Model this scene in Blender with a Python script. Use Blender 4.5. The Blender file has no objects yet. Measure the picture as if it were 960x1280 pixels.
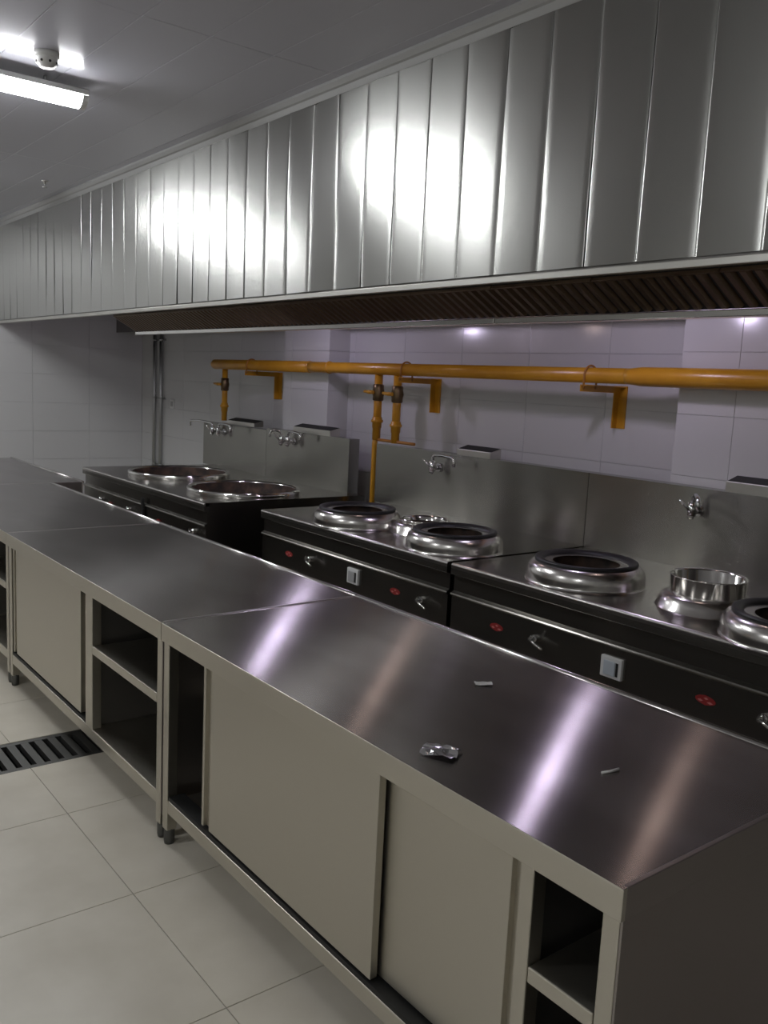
import bpy, bmesh, math, random
from mathutils import Vector, Matrix
random.seed(7)
scene = bpy.context.scene
COL = scene.collection

# ------------------------------------------------------------------ camera
F_PX = 1105.806
cam_d = bpy.data.cameras.new('camera')
cam = bpy.data.objects.new('camera', cam_d); COL.objects.link(cam)
cam_d.sensor_fit = 'VERTICAL'; cam_d.sensor_height = 36.0
cam_d.lens = 36.0 * F_PX / 1280.0
cam_d.clip_start = 0.05; cam_d.clip_end = 60
def cam_axes(pitch, roll, yaw):
    f = Vector((-math.sin(yaw)*math.cos(pitch), math.cos(yaw)*math.cos(pitch), -math.sin(pitch)))
    r = f.cross(Vector((0, 0, 1))).normalized(); u = r.cross(f)
    return (math.cos(roll)*r + math.sin(roll)*u, -math.sin(roll)*r + math.cos(roll)*u, f)
CR, CU, CF = cam_axes(0.145502672, 0.0484081579, 0.904067851)
cam.matrix_world = Matrix(((CR.x, CU.x, -CF.x, 0), (CR.y, CU.y, -CF.y, 0), (CR.z, CU.z, -CF.z, 1.65), (0, 0, 0, 1)))
scene.camera = cam

# ------------------------------------------------------------------ world, exposure
w = bpy.data.worlds.new('world'); scene.world = w; w.use_nodes = True
w.node_tree.nodes['Background'].inputs[0].default_value = (0.02, 0.02, 0.022, 1)
w.node_tree.nodes['Background'].inputs[1].default_value = 1.0
scene.view_settings.view_transform = 'Standard'
scene.view_settings.look = 'None'
scene.view_settings.gamma = 1.0
scene.view_settings.use_curve_mapping = False
scene.view_settings.exposure = -0.55
TUBE_EMIT = 80.0          # room fluorescent diffusers and the added fill battens
HOOD_LILAC = 165.0         # lamps inside the hood
HOOD_WARM = 24.0

# ------------------------------------------------------------------ materials
def mat(name, color, rough=0.5, metal=0.0, aniso=0.0, tangent=None, emit=None, emit_s=0.0, spec=None, coat=0.0):
    m = bpy.data.materials.new(name); m.use_nodes = True
    nt = m.node_tree; b = nt.nodes['Principled BSDF']
    b.inputs['Base Color'].default_value = (*color, 1)
    b.inputs['Roughness'].default_value = rough
    b.inputs['Metallic'].default_value = metal
    b.inputs['Coat Weight'].default_value = coat
    if spec is not None: b.inputs['Specular IOR Level'].default_value = spec
    if aniso:
        b.inputs['Anisotropic'].default_value = aniso
        c = nt.nodes.new('ShaderNodeCombineXYZ')
        for i in range(3): c.inputs[i].default_value = tangent[i]
        nt.links.new(c.outputs[0], b.inputs['Tangent'])
    if emit:
        b.inputs['Emission Color'].default_value = (*emit, 1)
        b.inputs['Emission Strength'].default_value = emit_s
    return m
def noise_on(m, socket, lo, hi, scale=4.0, stretch=(1, 1, 1), detail=4.0, nlo=0.35, nhi=0.65):
    """noise drives a float input (roughness) between lo and hi"""
    nt = m.node_tree; b = nt.nodes['Principled BSDF']
    g = nt.nodes.new('ShaderNodeNewGeometry'); mp = nt.nodes.new('ShaderNodeMapping')
    mp.inputs['Scale'].default_value = stretch
    n = nt.nodes.new('ShaderNodeTexNoise'); n.inputs['Scale'].default_value = scale; n.inputs['Detail'].default_value = detail
    r = nt.nodes.new('ShaderNodeMapRange')
    r.inputs['From Min'].default_value = nlo; r.inputs['From Max'].default_value = nhi
    r.inputs['To Min'].default_value = lo; r.inputs['To Max'].default_value = hi
    nt.links.new(g.outputs['Position'], mp.inputs[0]); nt.links.new(mp.outputs[0], n.inputs['Vector'])
    nt.links.new(n.outputs['Fac'], r.inputs['Value']); nt.links.new(r.outputs[0], b.inputs[socket])
def noise_color(m, c0, c1, scale=4.0, stretch=(1, 1, 1), detail=5.0, lo=0.35, hi=0.65):
    nt = m.node_tree; b = nt.nodes['Principled BSDF']
    g = nt.nodes.new('ShaderNodeNewGeometry'); mp = nt.nodes.new('ShaderNodeMapping')
    mp.inputs['Scale'].default_value = stretch
    n = nt.nodes.new('ShaderNodeTexNoise'); n.inputs['Scale'].default_value = scale; n.inputs['Detail'].default_value = detail
    r = nt.nodes.new('ShaderNodeValToRGB')
    r.color_ramp.elements[0].position = lo; r.color_ramp.elements[0].color = (*c0, 1)
    r.color_ramp.elements[1].position = hi; r.color_ramp.elements[1].color = (*c1, 1)
    nt.links.new(g.outputs['Position'], mp.inputs[0]); nt.links.new(mp.outputs[0], n.inputs['Vector'])
    nt.links.new(n.outputs['Fac'], r.inputs[0]); nt.links.new(r.outputs[0], b.inputs['Base Color'])
Y, Z = (.02, 1, .05), (.03, .06, 1)      # grain tangents, tilted a little so that no face is parallel to them
M = {}
M['top'] = mat('brushed_steel_worktop', (.29, .265, .25), .24, 1, 1.0, Y)  # darker than bare steel: the dim hood it reflects is put into the colour
noise_color(M['top'], (.265, .245, .235), (.36, .34, .33), 2.3, (.8, 2.2, 1), 7, .42, .78)
M['front'] = mat('brushed_steel_cabinet', (.60, .57, .50), .42, 1, .55, Z)
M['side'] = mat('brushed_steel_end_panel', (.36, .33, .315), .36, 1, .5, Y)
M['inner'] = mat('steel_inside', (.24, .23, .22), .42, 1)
M['stovetop'] = mat('brushed_steel_stovetop', (.36, .34, .32), .21, 1, .6, Y)
M['stove'] = mat('shade_toned_steel_stove_front', (.24, .23, .21), .26, 1, .6, Z)  # same steel, base darkened to paint in the dim surroundings it reflects
M['splash'] = mat('brushed_steel_splashback', (.36, .355, .325), .25, 1, .85, Z)
M['collar'] = mat('spun_steel', (.66, .64, .62), .24, 1)
M['polish'] = mat('polished_steel', (.75, .74, .72), .12, 1)
M['chrome'] = mat('chrome', (.72, .72, .72), .1, 1)
M['hood'] = mat('hood_panel_steel', (.48, .48, .46), .255, 1, .6, Z)
M['hoodlip'] = mat('hood_edge_steel', (.62, .61, .57), .35, 1)
M['baffle'] = mat('greasy_filter_steel', (.17, .12, .08), .32, 1)
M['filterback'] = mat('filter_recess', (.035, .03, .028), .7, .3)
M['iron'] = mat('black_cast_iron', (.014, .014, .017), .42)
M['soot'] = mat('rusty_burner_well', (.045, .028, .022), .75)
noise_color(M['soot'], (.02, .014, .012), (.09, .05, .035), 14)
M['yellow'] = mat('yellow_gas_pipe_paint', (.62, .30, .022), .3)
noise_color(M['yellow'], (.56, .26, .018), (.66, .33, .025), 6)
M['rust'] = mat('rust_orange_paint', (.40, .17, .03), .5)
M['brass'] = mat('brass_valve', (.16, .11, .06), .35, .8)
M['walltile'] = mat('white_glazed_tile', (.66, .66, .66), .16)
M['grout'] = mat('pale_grout', (.60, .60, .60), .8)
M['floortile'] = mat('cream_floor_tile', (.60, .56, .48), .3)
noise_color(M['floortile'], (.56, .52, .44), (.64, .60, .52), 5, (1, 1, 1), 8, .3, .7)
M['floorgrout'] = mat('dark_floor_grout', (.30, .28, .24), .85)
M['ceil'] = mat('glossy_ceiling_panel', (.50, .495, .55), .14)
M['plaster'] = mat('pale_plaster', (.48, .48, .46), .7)
M['trim'] = mat('white_trim', (.42, .42, .42), .4)
M['white'] = mat('white_plastic', (.75, .75, .74), .4)
M['switchface'] = mat('pale_switch_face', (.55, .60, .66), .3)
M['tube'] = mat('lamp_diffuser', (.9, .9, .9), .4, emit=(.97, .99, 1.0), emit_s=TUBE_EMIT)
M['lilac'] = mat('hood_lamp_globe_lilac', (.9, .9, .9), .4, emit=(.82, .72, 1.0), emit_s=HOOD_LILAC)
M['warm'] = mat('hood_lamp_globe_warm', (.9, .9, .9), .4, emit=(1.0, .74, .66), emit_s=HOOD_WARM)
M['red'] = mat('red_sticker', (.28, .02, .02), .5)
M['pink'] = mat('pale_red_print', (.60, .22, .20), .5)
M['black'] = mat('flat_black', (.012, .012, .012), .6)
M['grate'] = mat('dark_drain_steel', (.12, .12, .115), .5, .8)
M['pit'] = mat('drain_pit', (.012, .012, .011), .9)
M['foil'] = mat('silver_foil', (.75, .75, .76), .2, 1)
M['paper'] = mat('white_paper', (.75, .74, .72), .7)
M['wood'] = mat('brown_door', (.42, .22, .12), .4)
M['conduit'] = mat('galvanised_conduit', (.50, .51, .50), .4, 1)

# ------------------------------------------------------------------ mesh builder
class MB:
    def __init__(s): s.v = []; s.f = []; s.sm = []
    def add(s, vs, fs, smooth=False):
        o = len(s.v); s.v += [tuple(p) for p in vs]
        for f in fs: s.f.append([i+o for i in f]); s.sm.append(smooth)
        return s
    def box(s, x0, x1, y0, y1, z0, z1):
        vs = [(x, y, z) for z in (z0, z1) for y in (y0, y1) for x in (x0, x1)]
        return s.add(vs, [(0, 2, 3, 1), (4, 5, 7, 6), (0, 1, 5, 4), (2, 6, 7, 3), (0, 4, 6, 2), (1, 3, 7, 5)])
    def prism(s, prof, x0, x1):            # prof: (y,z) loop, extruded along x
        n = len(prof); vs = [(x0, y, z) for y, z in prof] + [(x1, y, z) for y, z in prof]
        return s.add(vs, [list(range(n)), list(range(2*n-1, n-1, -1))] + [(i, i+n, (i+1) % n + n, (i+1) % n) for i in range(n)])
    def cyl(s, p0, p1, r0, r1=None, n=16, caps=True):
        return s.tube([p0, p1], [r0, r0 if r1 is None else r1], n, caps)
    def tube(s, path, r, n=12, caps=True):
        P = [Vector(p) for p in path]; R = r if isinstance(r, (list, tuple)) else [r]*len(P)
        o = len(s.v); rings = []
        up = None
        for i, p in enumerate(P):
            d = (P[min(i+1, len(P)-1)] - P[max(i-1, 0)]).normalized()
            if up is None: up = Vector((0, 0, 1)) if abs(d.z) < .9 else Vector((0, 1, 0))
            a = d.cross(up).normalized(); b = a.cross(d).normalized(); up = b
            rings.append([p + R[i]*(math.cos(t)*a + math.sin(t)*b) for t in [2*math.pi*k/n for k in range(n)]])
        for q in rings: s.v += [tuple(v) for v in q]
        for i in range(len(P)-1):
            for k in range(n):
                s.f.append([o+i*n+k, o+i*n+(k+1) % n, o+(i+1)*n+(k+1) % n, o+(i+1)*n+k]); s.sm.append(True)
        if caps:
            s.f.append([o+k for k in range(n)][::-1]); s.sm.append(False)
            e = o+(len(P)-1)*n; s.f.append([e+k for k in range(n)]); s.sm.append(False)
        return s
    def lathe(s, c, prof, n=48, close=False):       # prof: (r,z) list
        o = len(s.v); m = len(prof)
        for r, z in prof:
            for k in range(n):
                t = 2*math.pi*k/n; s.v.append((c[0]+r*math.cos(t), c[1]+r*math.sin(t), c[2]+z))
        for i in range(m if close else m-1):
            j = (i+1) % m
            for k in range(n):
                s.f.append([o+i*n+k, o+i*n+(k+1) % n, o+j*n+(k+1) % n, o+j*n+k]); s.sm.append(True)
        return s
    def disc(s, c, r, n=48):
        o = len(s.v)
        for k in range(n):
            t = 2*math.pi*k/n; s.v.append((c[0]+r*math.cos(t), c[1]+r*math.sin(t), c[2]))
        s.f.append([o+k for k in range(n)]); s.sm.append(False); return s
    def mesh(s, name, origin=(0, 0, 0)):
        me = bpy.data.meshes.new(name)
        me.from_pydata([(x-origin[0], y-origin[1], z-origin[2]) for x, y, z in s.v], [], s.f)
        me.polygons.foreach_set('use_smooth', s.sm)
        bm = bmesh.new(); bm.from_mesh(me); bmesh.ops.recalc_face_normals(bm, faces=bm.faces); bm.to_mesh(me); bm.free()
        return me
def fixn(me): return me
ORG = {}
def link(o, parent=None):
    COL.objects.link(o)
    if parent is not None: o.parent = parent
    return o
def tag(o, label=None, cat=None, group=None, kind=None):
    if label: o['label'] = label
    if cat: o['category'] = cat
    if group: o['group'] = group
    if kind: o['kind'] = kind
    return o
def thing(name, loc, label, cat, group=None):
    e = bpy.data.objects.new(name, None); e.location = loc; e.empty_display_size = .1
    ORG[e.name] = Vector(loc); link(e); return tag(e, label, cat, group)
def part(name, mb, material, parent=None, bevel=0, label=None, seg=2):
    org = ORG[parent.name] if parent is not None else Vector((0, 0, 0))
    me = mb.mesh(name, org); me.materials.append(M[material])
    o = bpy.data.objects.new(name, me); link(o, parent); ORG[o.name] = org
    if bevel:
        b = o.modifiers.new('bevel', 'BEVEL'); b.width = bevel; b.segments = seg; b.limit_method = 'ANGLE'; b.angle_limit = math.radians(40)
        b.harden_normals = False
    if label: o['label'] = label
    return o
def top(name, mb, material, label, cat, origin, group=None, bevel=0):
    me = mb.mesh(name, origin); me.materials.append(M[material])
    o = bpy.data.objects.new(name, me); o.location = origin; link(o); ORG[o.name] = Vector(origin)
    if bevel:
        b = o.modifiers.new('bevel', 'BEVEL'); b.width = bevel; b.segments = 2; b.limit_method = 'ANGLE'
    return tag(o, label, cat, group)
def struct(name, mb, material):
    me = mb.mesh(name); me.materials.append(M[material])
    o = bpy.data.objects.new(name, me); link(o); ORG[o.name] = Vector((0, 0, 0)); return tag(o, kind='structure')
def piece(name, me, parent, loc, rot=None):
    o = bpy.data.objects.new(name, me); link(o, parent)
    o.location = Vector(loc) - ORG[parent.name]
    if rot: o.rotation_euler = rot
    ORG[o.name] = ORG[parent.name]
    return o
_slab = {}
def slab(name, sx, sy, sz, ch, material, axis):
    """chamfered tile: outer face towards +z ('z'), -z ('-z'), -y ('-y') or +x ('x'); centre of the outer face at the origin"""
    key = (name, round(sx, 4), round(sy, 4), axis)
    if key in _slab: return _slab[key]
    a, b = sx/2, sy/2
    pts = [(-a, -b, -sz), (a, -b, -sz), (a, b, -sz), (-a, b, -sz), (-a, -b, -ch), (a, -b, -ch), (a, b, -ch), (-a, b, -ch),
           (-a+ch, -b+ch, 0), (a-ch, -b+ch, 0), (a-ch, b-ch, 0), (-a+ch, b-ch, 0)]
    fs = [(8, 9, 10, 11)] + [(i, (i+1) % 4, (i+1) % 4+4, i+4) for i in range(4)] + [(i+4, (i+1) % 4+4, (i+1) % 4+8, i+8) for i in range(4)]
    if axis == '-z': pts = [(x, -y, -z) for x, y, z in pts]
    if axis == '-y': pts = [(x, -z, y) for x, y, z in pts]
    if axis == 'x': pts = [(z, x, y) for x, y, z in pts]
    if axis == 'y': pts = [(-x, z, y) for x, y, z in pts]
    me = bpy.data.meshes.new(name); me.from_pydata(pts, [], fs); me.materials.append(M[material])
    _slab[key] = me; return me

# ------------------------------------------------------------------ room shell
XL, XR, YB, YF, ZC = -10.05, 2.2, 4.2, -3.2, 3.1
TP = 0.627
DX0, DX1, DY1 = -3.895, -3.595, 2.66               # floor drain channel
fl = struct('floor', MB().box(XL-.1, DX0, YF-.1, YB+.1, -.06, -.003).box(DX1, XR+.1, YF-.1, YB+.1, -.06, -.003)
            .box(DX0, DX1, DY1, YB+.1, -.06, -.003).box(DX0, DX1, YF-.1, DY1, -.06, -.05), 'floorgrout')
def spans(a0, a1, ref, pitch):
    k = math.floor((a0-ref)/pitch); out = []
    while ref+k*pitch < a1-1e-6:
        lo, hi = max(a0, ref+k*pitch), min(a1, ref+(k+1)*pitch)
        if hi-lo > .02: out.append((lo, hi))
        k += 1
    return out
for (y0, y1) in spans(YF, YB, 1.032, TP):
    for seg in ((XL, DX0), (DX1, XR)) if y0 < DY1 else ((XL, XR),):
        for (x0, x1) in spans(seg[0], seg[1], -3.134, TP):
            me = slab('floor_tile', x1-x0-.0028, y1-y0-.0028, .003, .0006, 'floortile', 'z')
            piece('floor_tile', me, fl, ((x0+x1)/2, (y0+y1)/2, 0))

wb = struct('wall_back', MB().box(XL-.1, XR+.1, YB+.006, YB+.12, -.05, ZC+.05), 'grout')
TW, TH, TZ0, TX0 = .625, .3125, 1.5625-.3125*5, -3.93
for (z0, z1) in spans(.3125, 2.5, TZ0, TH):
    for (x0, x1) in spans(XL, XR, TX0, TW):
        me = slab('wall_tile', x1-x0-.002, z1-z0-.002, .006, .0007, 'walltile', '-y')
        piece('tile', me, wb, ((x0+x1)/2, YB, (z0+z1)/2))
def column(name, x0, x1, yf):
    c = struct(name, MB().box(x0+.006, x1-.006, yf+.006, YB, 0, ZC), 'grout')
    for (z0, z1) in spans(.625, 2.5, TZ0, TH):
        for (a, b) in spans(x0, x1, TX0 if x1 < -4 else -2.37, TW):
            piece('tile', slab('wall_tile', b-a-.002, z1-z0-.002, .006, .0007, 'walltile', '-y'), c, ((a+b)/2, yf, (z0+z1)/2))
        w_ = YB-yf
        piece('tile', slab('side_tile', w_-.002, z1-z0-.003, .006, .0007, 'walltile', 'x'), c, (x1, (yf+YB)/2, (z0+z1)/2))
column('wall_column_left', -6.55, -5.88, 4.0)
column('wall_column_right', -2.69, -1.75, 4.0)
wl = struct('wall_left', MB().box(XL-.12, XL-.006, YF-.1, YB, -.05, ZC+.05), 'grout')
for (z0, z1) in spans(.3125, ZC, TZ0, TH):
    for (y0, y1) in spans(.6, YB, YB, TW):
        piece('tile', slab('left_tile', y1-y0-.002, z1-z0-.002, .006, .0007, 'walltile', 'x'), wl, (XL, (y0+y1)/2, (z0+z1)/2))
part('wall_facing', MB().box(XL-.006, XL, YF, .6, 0, ZC), 'walltile', wl)
wr = struct('wall_right', MB().box(XR, XR+.12, YF-.1, YB, -.05, ZC+.05), 'plaster')
wf = struct('wall_front', MB().box(XL, XR, YF-.12, YF, -.05, ZC+.05), 'plaster')
d1 = struct('door_1', MB().box(-8.6, -7.5, YF, YF+.04, 0, 2.15), 'wood')
part('door_handle', MB().cyl((-7.62, YF+.04, 1.0), (-7.62, YF+.09, 1.0), .012).cyl((-7.62, YF+.09, 1.0), (-7.75, YF+.09, 1.0), .01), 'chrome', d1)

ce = struct('ceiling', MB().box(XL-.1, XR+.1, YF-.1, YB+.1, ZC+.008, ZC+.08), 'trim')
CP = .3135
for (y0, y1) in spans(YF, 2.6, 1.242, CP):
    for (x0, x1) in spans(XL, XR, -9.75, 3.0):
        piece('ceiling_panel', slab('ceiling_panel', x1-x0-.001, y1-y0-.0015, .008, .0024, 'ceil', '-z'), ce, ((x0+x1)/2, (y0+y1)/2, ZC))
tr = struct('trim_1', MB().prism([(2.555, 3.1), (2.555, 3.088), (2.572, 3.07), (2.585, 3.066), (2.597, 3.04), (2.6, 3.04), (2.6, 3.1)], XL, XR), 'trim')

# ------------------------------------------------------------------ range hood
HY, HZ0, HX1 = 2.6, 2.072, 0.45
hood = thing('range_hood', (-4.65, 3.2, 2.0), 'long stainless steel exhaust hood with vertical panels above the stoves', 'range hood')
def hood_panel(x0, x1):
    mb = MB(); nz = 14
    us = [-1, -.978, -.955, -.7, -.4, 0, .4, .7, .955, .978, 1]; nx = len(us)-1
    g = .0005
    bow = random.gauss(0, .0006); tilt = random.gauss(0, .009); tw = random.gauss(0, .028)
    lean = random.gauss(0, .0015); ph = random.uniform(0, 6.28); wv = random.uniform(.0002, .0008)
    vs = []; w_ = x1-x0
    for j in range(nz+1):
        t = j/nz; z = HZ0+.03+(3.07-HZ0-.03)*t
        for i in range(nx+1):
            u = us[i]
            y = HY + bow*(u*u-1)*(1-.35*math.cos(2*math.pi*t+ph)) + tilt*w_/2*u*math.sin(math.pi*t) + tw*w_/2*u*(t-.5) + wv*math.sin(5*t+ph)*u
            edge = .0016 if abs(u) > .99 else .0004 if abs(u) > .97 else 0
            vs.append((x0+g+(w_-2*g)*(u+1)/2, y+edge, z))
    fs = [(j*(nx+1)+i, j*(nx+1)+i+1, (j+1)*(nx+1)+i+1, (j+1)*(nx+1)+i) for j in range(nz) for i in range(nx)]
    mb.add(vs, fs, True)
    o = part('front_panel', mb, 'hood', hood)
    return o
HP = .2305
for (x0, x1) in spans(XL+.004, HX1, -3.12, HP): hood_panel(x0, x1)
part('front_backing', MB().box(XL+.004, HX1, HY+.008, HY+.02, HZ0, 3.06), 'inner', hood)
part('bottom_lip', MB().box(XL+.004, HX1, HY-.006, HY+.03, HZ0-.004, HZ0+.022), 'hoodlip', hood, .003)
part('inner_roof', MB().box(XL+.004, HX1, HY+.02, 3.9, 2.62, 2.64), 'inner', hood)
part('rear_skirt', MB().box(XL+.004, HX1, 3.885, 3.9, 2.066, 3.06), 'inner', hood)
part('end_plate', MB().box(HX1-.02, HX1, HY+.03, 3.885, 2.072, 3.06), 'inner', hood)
# sloping filter bank: from the front lip down and back to the grease trough
fy0, fz0, fy1, fz1 = 2.632, 2.066, 2.832, 1.958
fl_len = math.hypot(fy1-fy0, fz1-fz0); ang = math.atan2(fz1-fz0, fy1-fy0)
FX0, FW, NB = -6.86, .52, 10
bme = None
def sl(s, n):       # point on filter: s along slope, n outward (down/front)
    d = Vector((math.cos(ang), math.sin(ang))); nn = Vector((math.sin(ang), -math.cos(ang)))
    p = Vector((fy0, fz0)) + d*s + nn*n; return (p.x, p.y)
bp = FW/NB
b_mb = MB()
prof = [(-.018, .004), (-.010, .018), (.010, .018), (.018, .004)]
v0 = [(px, *sl(.006, pn)) for px, pn in prof]; v1 = [(px, *sl(fl_len-.022, pn)) for px, pn in prof]
b_mb.add(v0+v1, [(0, 1, 5, 4), (1, 2, 6, 5), (2, 3, 7, 6), (0, 3, 2, 1), (4, 5, 6, 7), (0, 4, 7, 3)])
bme = b_mb.mesh('baffle'); bme.materials.append(M['baffle'])
k = 0
while FX0 + k*FW < HX1-.1:
    x0 = FX0+k*FW; x1 = min(x0+FW, HX1-.02)
    a, b, c, d = sl(0, -.012), sl(fl_len, -.012), sl(fl_len, .002), sl(0, .002)
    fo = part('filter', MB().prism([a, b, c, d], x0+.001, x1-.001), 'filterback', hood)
    part('filter_frame', MB().prism([sl(0, .002), sl(.006, .002), sl(.006, .016), sl(0, .016)], x0+.002, x1-.002), 'baffle', fo)
    for i in range(NB):
        xc = x0+(i+.5)*bp
        if xc > HX1-.05: break
        o = bpy.data.objects.new('baffle', bme); link(o, fo); o.location = Vector((xc, 0, 0))-ORG[hood.name]
    k += 1
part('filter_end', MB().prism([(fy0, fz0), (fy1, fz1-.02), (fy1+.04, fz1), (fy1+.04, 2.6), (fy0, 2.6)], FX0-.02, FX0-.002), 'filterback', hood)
for a, b in ((FX0-.02, -2.86), (-2.855, HX1-.02)):
    part('grease_trough', MB().box(a, b, 2.814, 2.872, 1.928, 1.953), 'polish', hood, .003)
part('plenum', MB().box(FX0, HX1-.02, 2.856, 2.87, 1.966, 2.62), 'inner', hood)
def hood_lamp(x, m):
    l = part('hood_lamp', MB().lathe((x, 3.2, 2.14), [(.0, .12), (.05, .12), (.075, .07), (.075, .05), (.055, .045)], 24).cyl((x, 3.2, 2.25), (x, 3.2, 2.62), .012), 'trim', hood)
    g = MB().lathe((x, 3.2, 2.14), [(.034, .045), (.036, .01), (.030, -.035), (.015, -.055), (.002, -.058)], 24)
    part('globe', g, m, l)
hood_lamp(-5.53, 'lilac'); hood_lamp(-4.25, 'warm'); hood_lamp(-2.82, 'lilac'); hood_lamp(-2.18, 'warm')

# ------------------------------------------------------------------ worktables
def foot(mb, x, y):
    return mb.lathe((x, y, 0), [(.0, .0), (.017, .0), (.019, .012), (.019, .06)], 16)
def sliding_door(t, xa, xb, yd, pull):
    """panel with a recessed finger-pull channel on one side ('l' or 'r')"""
    z0, z1 = .192, .737
    if pull == 'l': p0, p1, c0, c1, f0, f1 = xa+.052, xb, xa+.014, xa+.052, xa, xa+.014
    else: p0, p1, c0, c1, f0, f1 = xa, xb-.052, xb-.052, xb-.014, xb-.014, xb
    d = part('sliding_door', MB().box(p0, p1, yd, yd+.022, z0, z1), 'front', t, .002)
    part('finger_pull', MB().box(c0, c1, yd+.014, yd+.021, z0, z1), 'front', d)
    part('door_edge', MB().box(f0, f1, yd, yd+.022, z0, z1), 'front', d, .002)
def worktable(x0, x1, y0, y1, layout, label):
    t = thing('worktable', ((x0+x1)/2, (y0+y1)/2, 0), label, 'worktable')
    part('countertop', MB().box(x0+.003, x1-.003, y0+.002, y1-.008, .796, .8), 'top', t)
    part('apron', MB().box(x0+.0012, x1-.0012, y0, y0+.012, .737, .7996).box(x0+.0012, x1-.0012, y1-.018, y1-.006, .737, .7996), 'front', t, .0015)
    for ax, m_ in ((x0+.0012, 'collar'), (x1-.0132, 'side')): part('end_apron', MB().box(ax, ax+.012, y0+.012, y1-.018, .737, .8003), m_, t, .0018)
    part('rear_bead', MB().tube([(x0+.002, y1-.011, .797), (x1-.002, y1-.011, .797)], .011, 16), 'collar', t)
    yi = y0+.008
    for px in (x0+.008, x1-.046):
        for py in (yi, y1-.05):
            l = part('leg', MB().box(px, px+.038, py, py+.038, .055, .737), 'front', t, .003)
            part('foot', foot(MB(), px+.019, py+.019), 'grate', l)
    part('bottom_shelf', MB().box(x0+.047, x1-.047, yi+.001, y1-.05, .122, .17), 'front', t, .003)
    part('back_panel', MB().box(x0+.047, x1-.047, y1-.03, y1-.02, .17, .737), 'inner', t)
    for sx in (x0+.003, x1-.008):
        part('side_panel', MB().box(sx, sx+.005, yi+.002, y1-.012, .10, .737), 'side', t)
    for it in layout:
        if it[0] == 'post': part('divider_post', MB().box(it[1], it[2], yi, yi+.04, .17, .737), 'front', t, .003)
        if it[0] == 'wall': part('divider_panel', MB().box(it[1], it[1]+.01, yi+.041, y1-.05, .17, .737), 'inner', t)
        if it[0] == 'shelf': part('mid_shelf', MB().box(it[1], it[2], yi+it[3], y1-.05, .495, .53), 'front', t, .003)
        if it[0] == 'door': sliding_door(t, it[1], it[2], yi+it[3], it[4])
        if it[0] == 'track': part('door_track', MB().box(it[1], it[2], yi+.004, yi+.062, .17, .184), 'black', t)
    return t
TY0, TY1 = 1.232, 2.075
worktable(-2.767, -.842, TY0, TY1, [('post', -1.087, -1.052), ('wall', -1.075), ('shelf', -1.05, -.89, .0), ('shelf', -2.715, -1.09, .2),
          ('track', -2.715, -1.09), ('door', -2.47, -1.55, .006, 'l'), ('door', -1.99, -1.089, .036, 'r')],
          'steel worktable with partly slid doors and litter scraps on its top')
worktable(-4.66, -2.77, TY0, TY1, [('post', -3.535, -3.458), ('wall', -3.5), ('shelf', -3.456, -2.82, .0), ('shelf', -4.61, -3.54, .2),
          ('track', -4.61, -3.54), ('door', -4.60, -3.61, .006, 'l'), ('door', -4.35, -3.57, .036, 'r')],
          'steel worktable with one closed sliding door beside an open shelved bay, smeared top')
worktable(-6.60, -4.663, TY0, TY1, [('post', -5.475, -5.40), ('wall', -5.44), ('shelf', -5.395, -4.72, .0), ('shelf', -6.55, -5.48, .2),
          ('track', -6.55, -5.48), ('door', -6.54, -5.55, .006, 'l'), ('door', -6.3, -5.51, .036, 'r')],
          'steel worktable opposite the two-pot stove, showing mostly its bare top')
worktable(-8.50, -6.603, TY0, 2.31, [('post', -7.375, -7.30), ('wall', -7.34), ('shelf', -7.295, -6.66, .0),
          ('track', -8.45, -7.38), ('door', -8.44, -7.45, .006, 'l'), ('door', -8.2, -7.41, .036, 'r')],
          'deeper steel worktable at the far end of the row near the white tiled wall')

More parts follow.
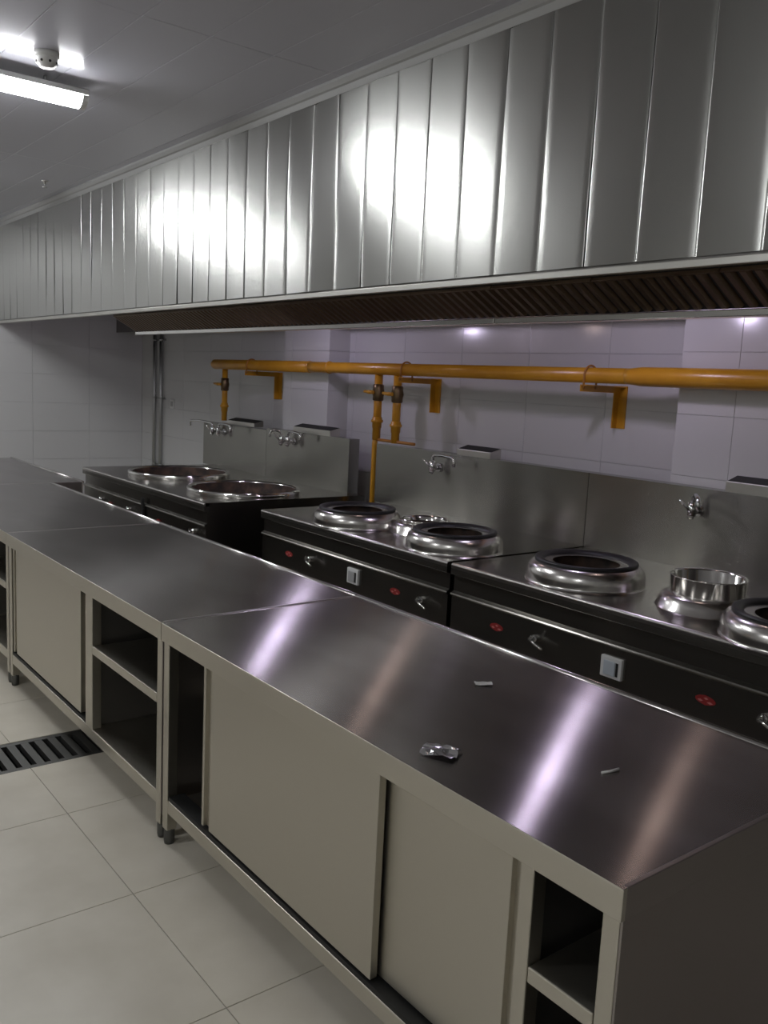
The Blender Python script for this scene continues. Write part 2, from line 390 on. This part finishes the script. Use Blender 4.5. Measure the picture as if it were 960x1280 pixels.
# ------------------------------------------------------------------ stoves
def holed_top(mb, x0, x1, y0, y1, cx, cy, r, z, th):
    a = sorted({round(2*math.pi*k/64, 6) for k in range(64)} | {round(math.atan2(q-cy, p-cx) % (2*math.pi), 6) for p in (x0, x1) for q in (y0, y1)})
    ins, out = [], []
    for t in a:
        c, s = math.cos(t), math.sin(t)
        k = min([(x1-cx)/c if c > 1e-9 else 1e9, (x0-cx)/c if c < -1e-9 else 1e9, (y1-cy)/s if s > 1e-9 else 1e9, (y0-cy)/s if s < -1e-9 else 1e9])
        ins.append((cx+r*c, cy+r*s)); out.append((cx+k*c, cy+k*s))
    n = len(a)
    mb.add([(p[0], p[1], z) for p in ins+out], [(i, (i+1) % n, (i+1) % n+n, i+n) for i in range(n)])
def stove_shell(t, x0, x1, yf, yb, holes, cuts):
    mb = MB(); xs = [x0]+cuts+[x1]
    for i, (cx, cy, r) in enumerate(holes): holed_top(mb, xs[i], xs[i+1], yf+.012, yb, cx, cy, r, .8, 0)
    part('stovetop', mb, 'stovetop', t)
    nose = [(yf+.012, .8)] + [(yf+.012-.012*math.sin(a), .788+.012*math.cos(a)) for a in [math.pi/2*k/5 for k in range(1, 6)]]
    part('top_edge', MB().prism(nose + [(yf, .775), (yf+.012, .775)], x0, x1), 'collar', t)  # lighter steel on the nose paints in its highlight line
    prof = [(yf+.001, .775), (yf, .748), (yf+.004, .744), (yf+.026, .738), (yf+.026, .662), (yf+.008, .652), (yf+.004, .646), (yf+.008, .640), (yf+.016, .634), (yf+.016, .14), (yf+.04, .14), (yf+.04, .775)]
    part('front_apron', MB().prism(prof, x0, x1), 'stove', t)
    for sx in (x0, x1-.012): part('side_panel', MB().box(sx, sx+.012, yf+.04, yb, .14, .799), 'stove', t)
    part('rear_panel', MB().box(x0+.012, x1-.012, yb-.012, yb, .14, .799), 'stove', t)
    for px in (x0+.04, x1-.09):
        for py in (yf+.06, yb-.12):
            part('leg', MB().lathe((px+.025, py+.025, 0), [(0, 0), (.024, 0), (.026, .02), (.026, .15)], 16), 'grate', t)
def wok_burner(t, cx, cy, s=1.0):
    z = .8
    c = part('burner_collar', MB().lathe((cx, cy, z), [(.272*s, .0), (.266*s, .002), (.264*s, .014), (.266*s, .032), (.263*s, .052), (.255*s, .070), (.242*s, .084), (.228*s, .090), (.15*s, .086)], 64), 'collar', t)
    part('iron_ring', MB().lathe((cx, cy, z), [(.227*s, .086), (.231*s, .095), (.229*s, .102), (.222*s, .105), (.212*s, .104), (.198*s, .098), (.188*s, .092), (.184*s, .078), (.19*s, .07), (.21*s, .076)], 64, True), 'iron', c)
    part('burner_well', MB().lathe((cx, cy, z), [(.187*s, .088), (.172*s, .02), (.130*s, -.05), (.07*s, -.10), (.001, -.11)], 48), 'soot', c)
def small_burner(t, cx, cy, tall):
    z = .8
    c = part('burner_collar', MB().lathe((cx, cy, z), [(.205, 0), (.200, .006), (.190, .03), (.178, .05), (.165, .058), (.15, .062), (.12, .06)], 64), 'collar', t, label='smaller steel burner collar')
    if tall:
        part('pot_rim', MB().lathe((cx, cy, z), [(.147, .06), (.151, .128), (.154, .132), (.151, .135), (.145, .132), (.142, .128), (.139, .04), (.10, .0), (.001, -.01)], 56), 'polish', c)
    else:
        part('pot_rim', MB().lathe((cx, cy, z), [(.140, .058), (.145, .072), (.140, .079), (.130, .078), (.124, .066), (.12, .05)], 56), 'polish', c)
    part('burner_well', MB().lathe((cx, cy, z), [(.122, .052), (.115, .0), (.08, -.05), (.001, -.055)], 40), 'soot', c)
def pot_opening(t, cx, cy, r):
    z = .8
    c = part('pot_rim', MB().lathe((cx, cy, z), [(r, .0), (r+.004, .02), (r, .036), (r-.012, .041), (r-.026, .038), (r-.034, .026), (r-.036, .0)], 72), 'polish', t)
    part('pot_bowl', MB().lathe((cx, cy, z), [(r-.034, .028), (r-.06, -.08), (r-.14, -.20), (r-.26, -.27), (.001, -.29)], 64), 'soot', c)
def sticker(t, x, y, z, s=1.0):
    mb = MB(); n = 20
    mb.add([(x+.042*s*math.cos(2*math.pi*k/n), y, z+.017*s*math.sin(2*math.pi*k/n)*(1 if k % 5 else 1.12)) for k in range(n)] +
           [(x+.042*s*math.cos(2*math.pi*k/n), y+.002, z+.017*s*math.sin(2*math.pi*k/n)) for k in range(n)],
           [list(range(n))]+[(k, (k+1) % n, (k+1) % n+n, k+n) for k in range(n)])
    st = part('warning_sticker', mb, 'red', t)
    m2 = MB()
    for dx, dz, a in ((-.020, -.004, .012), (.003, .007, .010), (.020, -.006, .013)):
        m2.add([(x+(dx-a)*s, y-.0006, z+dz*s), (x+dx*s, y-.0006, z+(dz-.005)*s), (x+(dx+a)*s, y-.0006, z+dz*s), (x+dx*s, y-.0006, z+(dz+.005)*s)], [(0, 1, 2, 3)])
    part('sticker_print', m2, 'pink', st)
def valve_lever(t, x, y, z):
    v = part('gas_knob', MB().lathe((0, 0, 0), [(.0, .0)], 4) if False else MB().cyl((x, y+.012, z), (x, y-.022, z), .017, n=16).cyl((x, y-.02, z), (x, y-.04, z), .011, n=12), 'chrome', t)
    part('lever', MB().tube([(x, y-.036, z), (x+.035, y-.046, z-.010), (x+.085, y-.05, z-.022)], [.008, .0065, .005], 10), 'polish', v)
    part('lever_grip', MB().tube([(x-.002, y-.034, z), (x+.012, y-.04, z+.022)], [.008, .004], 8), 'chrome', v)
def switch(t, x, y, z, light):
    s = part('switch_plate', MB().box(x-.052, x+.052, y-.012, y+.006, z-.044, z+.044), 'white', t, .004)
    part('switch_face', MB().box(x-.034, x+.024, y-.017, y-.011, z-.032, z+.028), 'switchface' if light else 'trim', s, .003)
    part('switch_rim', MB().box(x+.026, x+.036, y-.014, y-.011, z-.03, z+.026), 'black', s)
def faucet(t, x, y, z, spout, lever=(-.02, -.05)):
    """wall tap: two roses on the splashback, body, swinging spout (list of offsets) and lever"""
    f = part('faucet', MB().lathe((x, y, z), [(.0, 0)], 4) if False else MB().cyl((x, y, z), (x, y-.012, z), .028, n=20).cyl((x, y-.01, z), (x, y-.075, z), .016, n=14)
             .cyl((x, y-.065, z-.022), (x, y-.065, z+.045), .021, n=16), 'chrome', t)
    part('spout', MB().tube([(x+a, y-.065+b, z+c) for a, b, c in spout], .0105, 12), 'chrome', f)
    part('handle', MB().tube([(x, y-.065, z-.02), (x, y-.075, z-.034)], .016, 12).tube([(x, y-.075, z+.0), (x+lever[0], y-.10, z+.03), (x+lever[0]*2, y-.115, z+.055)], [.008, .007, .005], 10), 'chrome', f)
def arc_spout(dx, dy, h, L):
    pts = [(0, 0, .03), (0, 0, h*.6)]
    for k in range(1, 6):
        a = math.pi/2*k/5; pts.append((dx*.04*(1-math.cos(a)), dy*.04*(1-math.cos(a)), h*.6+h*.4*math.sin(a)))
    pts += [(dx*L*.5, dy*L*.5, h+.006), (dx*(L-.03), dy*(L-.03), h)]
    for k in range(1, 5):
        a = math.pi/2*k/4; pts.append((dx*(L-.03+.03*math.sin(a)), dy*(L-.03+.03*math.sin(a)), h-.03*(1-math.cos(a))))
    pts.append((dx*L, dy*L, h-.055)); return pts
def flue(t, x0, x1, zt):
    y0, y1, zb = SPY+.001, SPY+.094, 1.205
    f = part('flue_box', MB().prism([(y0, zb), (y1, zb), (y1, zt+.022), (y1-.006, zt+.022), (y0+.006, zt), (y0, zt)], x0, x1), 'hoodlip', t, .002)
    part('flue_mouth', MB().add([(x0+.006, y0+.007, zt+.0022), (x1-.006, y0+.007, zt+.0022), (x1-.006, y1-.007, zt+.0242), (x0+.006, y1-.007, zt+.0242),
                                 (x0+.006, y0+.007, zt-.0), (x1-.006, y0+.007, zt-.0), (x1-.006, y1-.007, zt+.022), (x0+.006, y1-.007, zt+.022)],
                                [(0, 1, 2, 3), (0, 4, 5, 1), (1, 5, 6, 2), (2, 6, 7, 3), (3, 7, 4, 0)]), 'black', f)  # black sheet stands in for the shade inside the open top
SPY = 3.887
def splash(t, x0, x1, h=1.21):
    mb = MB().box(x0, x1, SPY+.006, SPY+.095, .79, h)
    nx, nz = max(8, int((x1-x0)/.045)), 5; ph = random.uniform(0, 6.28); vs = []
    for j in range(nz+1):
        for i in range(nx+1):
            x = x0+(x1-x0)*i/nx; f = min(1, 4*min(i, nx-i)/nx)
            vs.append((x, SPY+f*(.0022*math.sin(7.5*x+ph+.5*j/nz)+.0010*math.sin(17*x+2*ph)), .79+(h-.79)*j/nz))
    mb.add(vs, [(j*(nx+1)+i, j*(nx+1)+i+1, (j+1)*(nx+1)+i+1, (j+1)*(nx+1)+i) for j in range(nz) for i in range(nx)], True)
    mb.box(x0, x1, SPY+.0005, SPY+.0062, h-.004, h).box(x0, x0+.004, SPY+.0005, SPY+.0062, .79, h).box(x1-.004, x1, SPY+.0005, SPY+.0062, .79, h)
    part('splashback', mb, 'splash', t)

# two-pot stove
t = thing('pot_stove', (-6.5, 3.3, 0), 'double stockpot stove with two wide round pot openings', 'stove')
stove_shell(t, -7.62, -5.30, 2.65, 3.98, [(-6.86, 3.20, .385), (-5.735, 3.19, .385)], [-6.32])
splash(t, -7.81, -6.622, 1.195); splash(t, -6.618, -5.40, 1.215)
pot_opening(t, -6.86, 3.20, .415); pot_opening(t, -5.735, 3.19, .415)
part('gap_shade_strip', MB().box(-6.335, -6.305, 2.646, 2.66, .14, .70), 'black', t)  # black strip painted in for the shaded gap between the halves
valve_lever(t, -6.62, 2.664, .572); valve_lever(t, -5.47, 2.664, .585); valve_lever(t, -7.2, 2.664, .572)
sticker(t, -6.05, 2.660, .56); sticker(t, -7.0, 2.660, .56)
faucet(t, -7.50, SPY, 1.125, arc_spout(-1, -.05, .075, .42)); faucet(t, -7.38, SPY, 1.125, arc_spout(1, -.1, .075, .28))
faucet(t, -6.27, SPY, 1.135, arc_spout(-.5, -.8, .08, .10)); faucet(t, -6.17, SPY, 1.135, arc_spout(1, -.1, .08, .22))
flue(t, -7.34, -6.84, 1.238); flue(t, -6.20, -5.66, 1.258)

# wok stoves
t = thing('wok_stove', (-4.0, 3.3, 0), 'steel wok stove with a low small burner between two black rings, beside the pot stove', 'stove')
stove_shell(t, -4.93, -3.13, 2.87, 3.98, [(-4.236, 3.13, .18), (-3.846, 3.33, .11), (-3.385, 3.145, .17)], [-4.02, -3.62])
splash(t, -5.06, -3.132)
wok_burner(t, -4.236, 3.13); wok_burner(t, -3.385, 3.145, .965); small_burner(t, -3.846, 3.33, False)
sticker(t, -4.60, 2.884, .567); valve_lever(t, -4.36, 2.886, .58); switch(t, -3.91, 2.884, .567, False)
sticker(t, -3.54, 2.884, .56); valve_lever(t, -3.32, 2.886, .565)
faucet(t, -4.37, SPY, 1.11, arc_spout(1, -.15, .085, .25)); flue(t, -4.21, -3.905, 1.25)

t = thing('wok_stove', (-2.0, 3.3, 0), 'steel wok stove whose small burner carries a tall polished rim', 'stove')
stove_shell(t, -3.10, -1.08, 2.87, 3.98, [(-2.529, 3.171, .18), (-1.955, 3.26, .12), (-1.50, 3.12, .18)], [-2.2, -1.78])
splash(t, -3.128, -1.08)
wok_burner(t, -2.529, 3.171); wok_burner(t, -1.50, 3.10); small_burner(t, -1.955, 3.24, True)
sticker(t, -2.785, 2.884, .556); valve_lever(t, -2.545, 2.886, .566); switch(t, -2.125, 2.884, .555, True)
sticker(t, -1.705, 2.884, .552); valve_lever(t, -1.475, 2.886, .562)
faucet(t, -2.435, SPY, 1.10, arc_spout(.75, -.8, .08, .13)); flue(t, -2.31, -1.72, 1.262)

# ------------------------------------------------------------------ gas pipe
g = thing('gas_pipe', (-4.6, 3.9, 1.74), 'yellow gas pipe running along the tiled wall above the splashbacks', 'gas pipe')
GY, GZ = 3.9, 1.742
m = MB().tube([(-7.66, GY, GZ), (-7.65, GY, GZ), (-7.62, GY, GZ), (-5.98, GY, GZ)], [.02, .034, .045, .045], 24)
part('main_pipe', m, 'yellow', g)
part('main_pipe', MB().tube([(-5.99, GY, GZ), (-5.9, GY, GZ), (-2.93, GY, GZ)], [.045, .0415, .0415], 24), 'yellow', g)
part('main_pipe', MB().tube([(-2.95, GY, GZ), (-2.91, GY, GZ), (-2.85, GY, GZ), (.8, GY, GZ)], [.041, .043, .05, .05], 24), 'yellow', g)
for x in (-6.0, -5.72): part('weld_ring', MB().lathe((0, 0, 0), [(0, 0)], 4) if False else MB().tube([(x-.008, GY, GZ), (x-.004, GY, GZ), (x+.004, GY, GZ), (x+.008, GY, GZ)], [.042, .048, .048, .042], 24), 'yellow', g)
def drop(x, zb, valve_z, union_z, r=.026):
    yy = GY+.02
    p = part('drop_pipe', MB().cyl((x, yy, GZ-.02), (x, yy, zb), r, n=18), 'yellow', g)
    v = part('valve', MB().tube([(x, yy, valve_z+.06), (x, yy, valve_z+.055), (x, yy, valve_z+.03), (x, yy, valve_z), (x, yy, valve_z-.03), (x, yy, valve_z-.055), (x, yy, valve_z-.06)], [r, r+.010, r+.010, r+.016, r+.010, r+.010, r], 16), 'brass', p)
    part('valve_handle', MB().cyl((x, yy, valve_z), (x-.01, yy-.065, valve_z), .01).tube([(x+.02, yy-.06, valve_z), (x-.02, yy-.066, valve_z), (x-.075, yy-.07, valve_z+.004)], [.013, .014, .010], 10), 'yellow', v)
    part('union', MB().tube([(x, yy, union_z+.03), (x, yy, union_z+.026), (x, yy, union_z+.012), (x, yy, union_z+.008), (x, yy, union_z-.008), (x, yy, union_z-.012), (x, yy, union_z-.05)], [r, r+.006, r+.006, r+.014, r+.014, r+.005, r+.004], 16), 'yellow', p)
drop(-7.46, 1.225, 1.56, 1.36)
drop(-5.115, 1.235, 1.575, 1.37, .03); drop(-4.895, 1.225, 1.57, 1.35, .03)
part('branch_pipe', MB().cyl((-5.135, GY+.02, 1.236), (-4.68, GY+.02, 1.236), .011, n=12), 'rust', g)
part('lower_pipe', MB().tube([(-5.125, GY+.02, 1.245), (-5.13, GY+.02, 1.2), (-5.13, GY+.02, .12)], .02, 14), 'yellow', g)
for x, wy in ((-6.93, YB), (-4.78, YB), (-3.185, YB)):
    b = part('bracket', MB().box(x-.022, x+.022, 3.845, wy, GZ-.058, GZ-.052).box(x-.022, x-.017, 3.845, wy, GZ-.09, GZ-.055)
             .box(x-.03, x+.03, wy-.008, wy, GZ-.29, GZ-.05).box(x-.03, x-.024, wy-.05, wy-.004, GZ-.29, GZ-.05), 'yellow', g)
    ub = [(x, GY-.052, GZ-.075)] + [(x, GY+.052*math.cos(a), GZ+.052*math.sin(a)) for a in [math.pi-math.pi*k/12 for k in range(13)]] + [(x, GY+.052, GZ-.075)]
    part('u_bolt', MB().tube(ub, .006, 8), 'rust', b)

# ------------------------------------------------------------------ ceiling fittings, conduits, drain
def ceiling_lamp(x, y0, y1, label):
    t = thing('ceiling_lamp', (x, (y0+y1)/2, ZC), label, 'ceiling lamp', 'fluorescent battens under the ceiling')
    part('housing', MB().prism([(0, 0)], 0, 0) if False else MB().box(x-.075, x+.075, y0, y1, 3.035, 3.062), 'white', t, .006)
    seg = [(x-.07+.14*k/10, 3.036-.055*math.sin(math.pi*k/10)**.6) for k in range(11)]
    n = len(seg); vs = [(a, y0+.03, z) for a, z in seg]+[(a, y1-.03, z) for a, z in seg]
    part('diffuser', MB().add(vs, [(i, i+1, i+1+n, i+n) for i in range(n-1)]+[list(range(n)), list(range(2*n-1, n-1, -1))], True), 'tube', t)
    for a, b in ((y0, y0+.03), (y1-.03, y1)):
        ec = part('end_cap', MB().add([(p, a, z-.002) for p, z in seg]+[(p, b, z-.002) for p, z in seg], [(i, i+1, i+1+n, i+n) for i in range(n-1)]+[list(range(n)), list(range(2*n-1, n-1, -1))]), 'white', t)
        part('screw', MB().cyl((x+.03, b-.002, 3.01), (x+.03, b+.004, 3.01), .006, n=10), 'black', ec)
    for yy in (y0+.2, y1-.2): part('hanger', MB().cyl((x, yy, 3.06), (x, yy, ZC), .008, n=10), 'trim', t)
ceiling_lamp(-4.85, .48, 1.70, 'lit white fluorescent batten beside the smoke detector')
ceiling_lamp(-8.05, .48, 1.70, 'lit white fluorescent batten at the far end, mirrored in the hood')
ceiling_lamp(-3.25, -2.5, -1.28, 'added unseen fill batten over the aisle in front of the worktable doors')  # added behind the camera to brighten the floor and cabinet doors
ceiling_lamp(-.05, -2.5, -1.28, 'added unseen fill batten over the end of the aisle, past the last worktable')  # also added out of view, more fill for floor and doors
t = thing('smoke_detector', (-4.50, 1.40, ZC), 'round white smoke detector on the ceiling', 'smoke detector')
part('base', MB().lathe((-4.50, 1.40, ZC), [(.0, 0), (.058, 0), (.058, -.018), (.05, -.024), (.0, -.024)], 28), 'white', t)
part('sensor_head', MB().lathe((-4.50, 1.40, ZC), [(.05, -.024), (.048, -.05), (.034, -.056), (.034, -.064), (.0, -.066)], 28), 'white', t)
for k in range(8):
    a = 2*math.pi*k/8; cx, cy = -4.50+.045*math.cos(a), 1.40+.045*math.sin(a)
    part('vent', MB().cyl((cx, cy, ZC-.046), (cx+.005*math.cos(a), cy+.005*math.sin(a), ZC-.046), .006, n=8), 'black', t)
t = thing('sprinkler_head', (-7.46, 2.30, ZC), 'small chrome sprinkler head on the ceiling close to the hood', 'sprinkler')
part('body', MB().lathe((-7.46, 2.30, ZC), [(0, 0), (.03, 0), (.026, -.008), (.011, -.012), (.011, -.03), (0, -.03)], 18), 'chrome', t)
part('deflector', MB().cyl((-7.46, 2.30, ZC-.03), (-7.46, 2.30, ZC-.05), .004, n=8).lathe((-7.46, 2.30, ZC-.05), [(0, 0), (.018, 0), (.018, -.003), (0, -.003)], 14), 'chrome', t)
for x, lb in ((-9.63, 'steel conduit nearer the corner of the white tiled walls'), (-9.455, 'steel conduit farther from the wall corner, running up to the hood')):
    t = thing('conduit', (x, 4.17, 0), lb, 'conduit')
    part('tube', MB().cyl((x, 4.17, 0), (x, 4.17, 2.62), .02, n=18), 'conduit', t)
    for z in (.6, 1.35, 2.0): part('clip', MB().cyl((x, 4.17, z-.01), (x, 4.17, z+.01), .023, n=18).box(x-.06, x+.06, 4.19, 4.2, z-.01, z+.01), 'conduit', t)
t = thing('wall_socket', (-9.2, YB, 1.30), 'white square wall socket beside the steel conduits', 'socket')
part('plate', MB().box(-9.25, -9.15, YB-.012, YB, 1.25, 1.35), 'white', t, .004)
part('socket_face', MB().box(-9.225, -9.175, YB-.016, YB-.011, 1.275, 1.325), 'trim', t, .003)

t = thing('drain_grate', ((DX0+DX1)/2, 1.0, -.02), 'dark slotted metal grate in the tiled floor passing under the worktables', 'drain')
part('frame', MB().box(DX0+.002, DX0+.03, YF+.01, DY1-.01, -.035, -.001).box(DX1-.03, DX1-.002, YF+.01, DY1-.01, -.035, -.001), 'grate', t, .002)
bar = MB().box(-.122, .122, -.0165, .0165, -.03, -.002).mesh('bar'); bar.materials.append(M['grate'])
part('pit', MB().box(DX0+.002, DX1-.002, YF+.01, DY1-.01, -.0495, -.045), 'pit', t)
yy = YF+.05
while yy < DY1-.04:
    o = bpy.data.objects.new('bar', bar); link(o, t); o.location = Vector(((DX0+DX1)/2, yy, 0))-ORG[t.name]
    yy += .058

# ------------------------------------------------------------------ litter on the worktop
def crumple(cx, cy, sx, sy, rot, n, amp, z=.8):
    mb = MB(); r = random.Random(3); vs = []
    for j in range(n+1):
        for i in range(n+1):
            u, v = (i/n-.5)*sx*r.uniform(.9, 1.1), (j/n-.5)*sy*r.uniform(.9, 1.1)
            vs.append((cx+u*math.cos(rot)-v*math.sin(rot), cy+u*math.sin(rot)+v*math.cos(rot), z+.001+r.random()*amp))
    m_ = (n+1)**2
    fs = [(j*(n+1)+i, j*(n+1)+i+1, (j+1)*(n+1)+i+1, (j+1)*(n+1)+i) for j in range(n) for i in range(n)]
    vs2 = [(a, b, c+.0012) for a, b, c in vs]
    mb.add(vs+vs2, [f[::-1] for f in fs]+[tuple(k+m_ for k in f) for f in fs]); return mb
top('foil_wrapper', crumple(-1.444, 1.337, .085, .06, .5, 7, .011), 'foil', 'small crumpled silver foil wrapper on the worktable top', 'wrapper', (-1.444, 1.337, .8))
top('paper_scrap', crumple(-1.74, 1.764, .05, .022, .9, 4, .006), 'paper', 'tiny torn white paper scrap on the worktable top', 'paper scrap', (-1.74, 1.764, .8))
top('white_stick', MB().prism([(0, 0)], 0, 0) if False else MB().tube([(-1.166, 1.578, .8035), (-1.16, 1.60, .8035), (-1.157, 1.628, .8035)], .0032, 8), 'paper', 'thin short white stick lying on the worktable top', 'stick', (-1.16, 1.60, .8))
